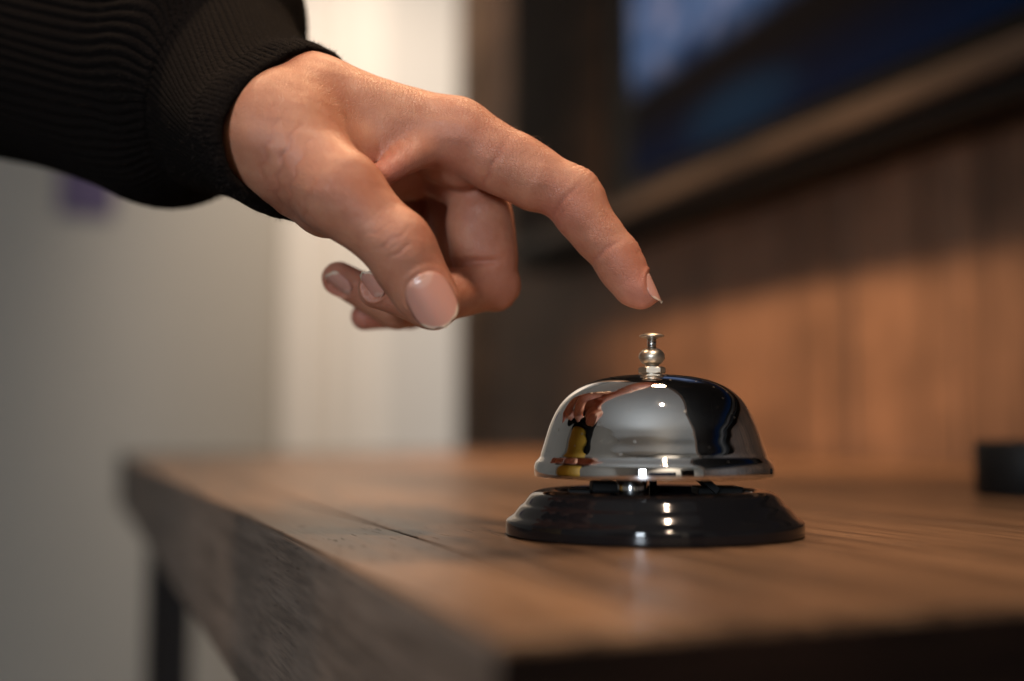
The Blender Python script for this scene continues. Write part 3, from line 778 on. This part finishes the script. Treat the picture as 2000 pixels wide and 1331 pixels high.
# stray fibres of the knit and the fine hairs of the index finger
def strands(name, roots, dirs, lens, rad, mat, parent, sd=3):
    r = np.random.default_rng(sd); V_ = []; F_ = []
    for p, d, L in zip(roots, dirs, lens):
        d = unit(d); a = unit(np.cross(d, r.normal(size=3))); b = np.cross(d, a); bend = a * r.uniform(-.5, .5) + b * r.uniform(-.5, .5)
        base = len(V_); n_ = 4
        for k in range(n_):
            t = k / (n_ - 1); c = p + d * L * t + bend * L * t * t; w_ = rad * (1 - .7 * t)
            for q in range(3): V_.append(W(c + (a * math.cos(2.094 * q) + b * math.sin(2.094 * q)) * w_))
        for k in range(n_ - 1):
            for q in range(3):
                F_.append((base + k * 3 + q, base + k * 3 + (q + 1) % 3, base + k * 3 + 3 + (q + 1) % 3, base + k * 3 + 3 + q))
    me = bpy.data.meshes.new(name); me.from_pydata([tuple(v) for v in V_], [], F_); smooth(me)
    o = link(name, me, mat, parent); o['kind'] = 'stuff'; return o
rr_ = np.random.default_rng(11); NF = 7500
ii = rr_.integers(8, min(nr, 12 * 11), NF); kk = rr_.integers(0, NR, NF)
pts = R_[ii, kk] + rad[ii, kk] * .8; dr = rad[ii, kk] * .8 + rr_.normal(size=(NF, 3)) * .7
strands('knit_fuzz', pts, dr, rr_.uniform(.6, 2.0, NF), .038, simple('fibre', (.024, .017, .014), .8).m, sleeve)
hv = np.nonzero((np.abs(vv[:, 0] - (P['i_mcp'][0] + P['i_pip'][0]) / 2 - 2) < 8) & (NN @ unit([.45, .89, 0]) > .8) & (vv[:, 1] > 35))[0]
hs = rr_.choice(hv, 40)
strands('fine_hair', vv[hs], NN[hs] * .6 + np.array([.8, -.2, 0]) + rr_.normal(size=(40, 3)) * .15, rr_.uniform(1.2, 2.6, 40), .028, simple('hair_brown', (.10, .05, .025), .5).m, person)

# ------------------------------------------------------------------ lights
def area(name, loc, target, size, power, col, shape='DISK', sy=None):
    d = bpy.data.lights.new(name, 'AREA'); d.shape = shape; d.size = size; d.energy = power; d.color = col
    if sy: d.size_y = sy
    o = bpy.data.objects.new(name, d); COL.objects.link(o); o.location = loc
    o.rotation_euler = (Vector(target) - Vector(loc)).to_track_quat('-Z', 'Y').to_euler()
    return o
def spot(name, loc, target, power, col, angle, blend=1.0, rad=.03):
    d = bpy.data.lights.new(name, 'SPOT'); d.energy = power; d.color = col; d.spot_size = math.radians(angle); d.spot_blend = blend
    d.shadow_soft_size = rad
    o = bpy.data.objects.new(name, d); COL.objects.link(o); o.location = loc
    o.rotation_euler = (Vector(target) - Vector(loc)).to_track_quat('-Z', 'Y').to_euler()
    return o
WARM = (1.0, .60, .32)
spot('ceiling_or_fill_spot', uv(.90, -.16, 1.50), uv(1.05, .66, .015), 230, WARM, 38, 1.0, .13)         # washes the panelled wall
spot('ceiling_or_fill_spot', uv(1.60, .42, 1.70), uv(FU, .86, .26), 80, (1.0, .85, .70), 66, 1.0, .05)     # added unseen fill, brightens the far door and casing
spot('ceiling_or_fill_spot', uv(1.15, .05, 1.62), uv(.86, .16, 0), 85, (1.0, .72, .48), 34, 1.0, .06)   # over the table's far half
# small downlights over the table's near end
for x, y, z, p, c, rad in ((-.38, .08, 1.66, 66, (1.0, .74, .54), .045), (1.00, .62, 1.60, 44, (1.0, .64, .36), .09), (1.05, -.40, 1.66, 34, (1.0, .68, .42), .06)):
    spot('ceiling_or_fill_spot', uv(x, y, z), uv(.33, .045, .10), p, c, 26, 1.0, rad)
spot('ceiling_or_fill_spot', uv(-1.5, -.5, 1.68), uv(-2.6, -.5, .25), 240, (1.0, .90, .78), 85, 1.0, .05)   # added fill, brightens the rear wall for the chrome
area('window_light', uv(-1.9, -1.5, .40), uv(.3, .0, .05), .28, 24, (.80, .90, 1.0), 'RECTANGLE', .55)

# invented dark furniture out of view, added for the chrome to reflect
cb = empty('invented_cabinet', (0, 0, 0)); cb.matrix_world = TABLE_M
tag(cb, 'tall dark brown cupboard towards the rear wall, invented for the bell to reflect', 'invented_cabinet')
bm = bmesh.new(); box(bm, .10, .46, RU + .905, RU + 1.25, -.74, .52, .004); link('carcass', bm_mesh(bm, 'carcass'), M['leg'], cb)
for a in (.11, .282):
    bm = bmesh.new(); box(bm, a, a + .168, RU + 1.252, RU + 1.27, -.70, .50, .003); link('cabinet_door', bm_mesh(bm, 'cabinet_door'), M['leg'], cb)
so = empty('invented_sofa', (0, 0, 0)); so.matrix_world = TABLE_M
tag(so, 'low dark blue couch with its back to the rear wall, invented for the bell to reflect', 'invented_sofa')
navy = simple('navy_cloth', (.015, .03, .07), .9).m
bm = bmesh.new(); box(bm, -1.1, -.1, RU + .61, RU + .85, -.60, .26, .04, 4); link('backrest', bm_mesh(bm, 'backrest'), navy, so)
bm = bmesh.new(); box(bm, -1.1, -.1, RU + .86, RU + 1.45, -.60, -.30, .04, 4); link('seat', bm_mesh(bm, 'seat'), navy, so)
for a in (-1.25, -.09):
    bm = bmesh.new(); box(bm, a, a + .14, RU + .61, RU + 1.45, -.60, -.10, .04, 4); link('armrest', bm_mesh(bm, 'armrest'), navy, so)
for a in (-1.2, -.03):
    for b in (.65, 1.38):
        bm = bmesh.new(); box(bm, a, a + .05, RU + b, RU + b + .05, -.741, -.601, .004); link('leg', bm_mesh(bm, 'leg'), M['leg'], so)

# the wearer's body beside the table and the invented cupboard behind, both met in the chrome's reflection
def torso(name, rings, mat, parent):
    bm = bmesh.new(); rr_ = []
    for z, a, b, oy in rings:
        rr_.append([bm.verts.new((a * math.cos(2 * PI * k / 48), oy + b * math.sin(2 * PI * k / 48), z)) for k in range(48)])
    for p, q in zip(rr_[:-1], rr_[1:]):
        for k in range(48): bm.faces.new((p[k], p[(k + 1) % 48], q[(k + 1) % 48], q[k]))
    bm.faces.new(list(reversed(rr_[0]))); bm.faces.new(rr_[-1])
    o = link(name, bm_mesh(bm, name, True), mat, parent); o.location = (-.60, .36, 0); o.rotation_euler = (0, 0, 1.2)
    return o
torso('sweater', [(.285, .175, .12, 0), (.292, .185, .13, 0), (.31, .18, .125, 0), (.34, .19, .13, .005), (.46, .205, .13, .01), (.53, .19, .11, .012), (.56, .13, .08, .015), (.575, .07, .06, .02)], M['knit'], person)
torso('trousers', [(-.12, .17, .115, 0), (-.02, .18, .12, 0), (.15, .17, .115, 0), (.284, .16, .11, 0)], simple('yellow_cotton', (.62, .33, .02), .7).m, person)

w = bpy.data.worlds.new('World'); sc.world = w; w.use_nodes = True
w.node_tree.nodes['Background'].inputs[0].default_value = (.9, .95, 1.0, 1); w.node_tree.nodes['Background'].inputs[1].default_value = .25
sc.view_settings.view_transform = 'Standard'; sc.view_settings.look = 'None'; sc.view_settings.exposure = 0.6; sc.view_settings.gamma = 1
sc.view_settings.use_curve_mapping = False
sc.cycles.use_denoising = True
sc.cycles.max_bounces = 10; sc.cycles.sample_clamp_indirect = 8
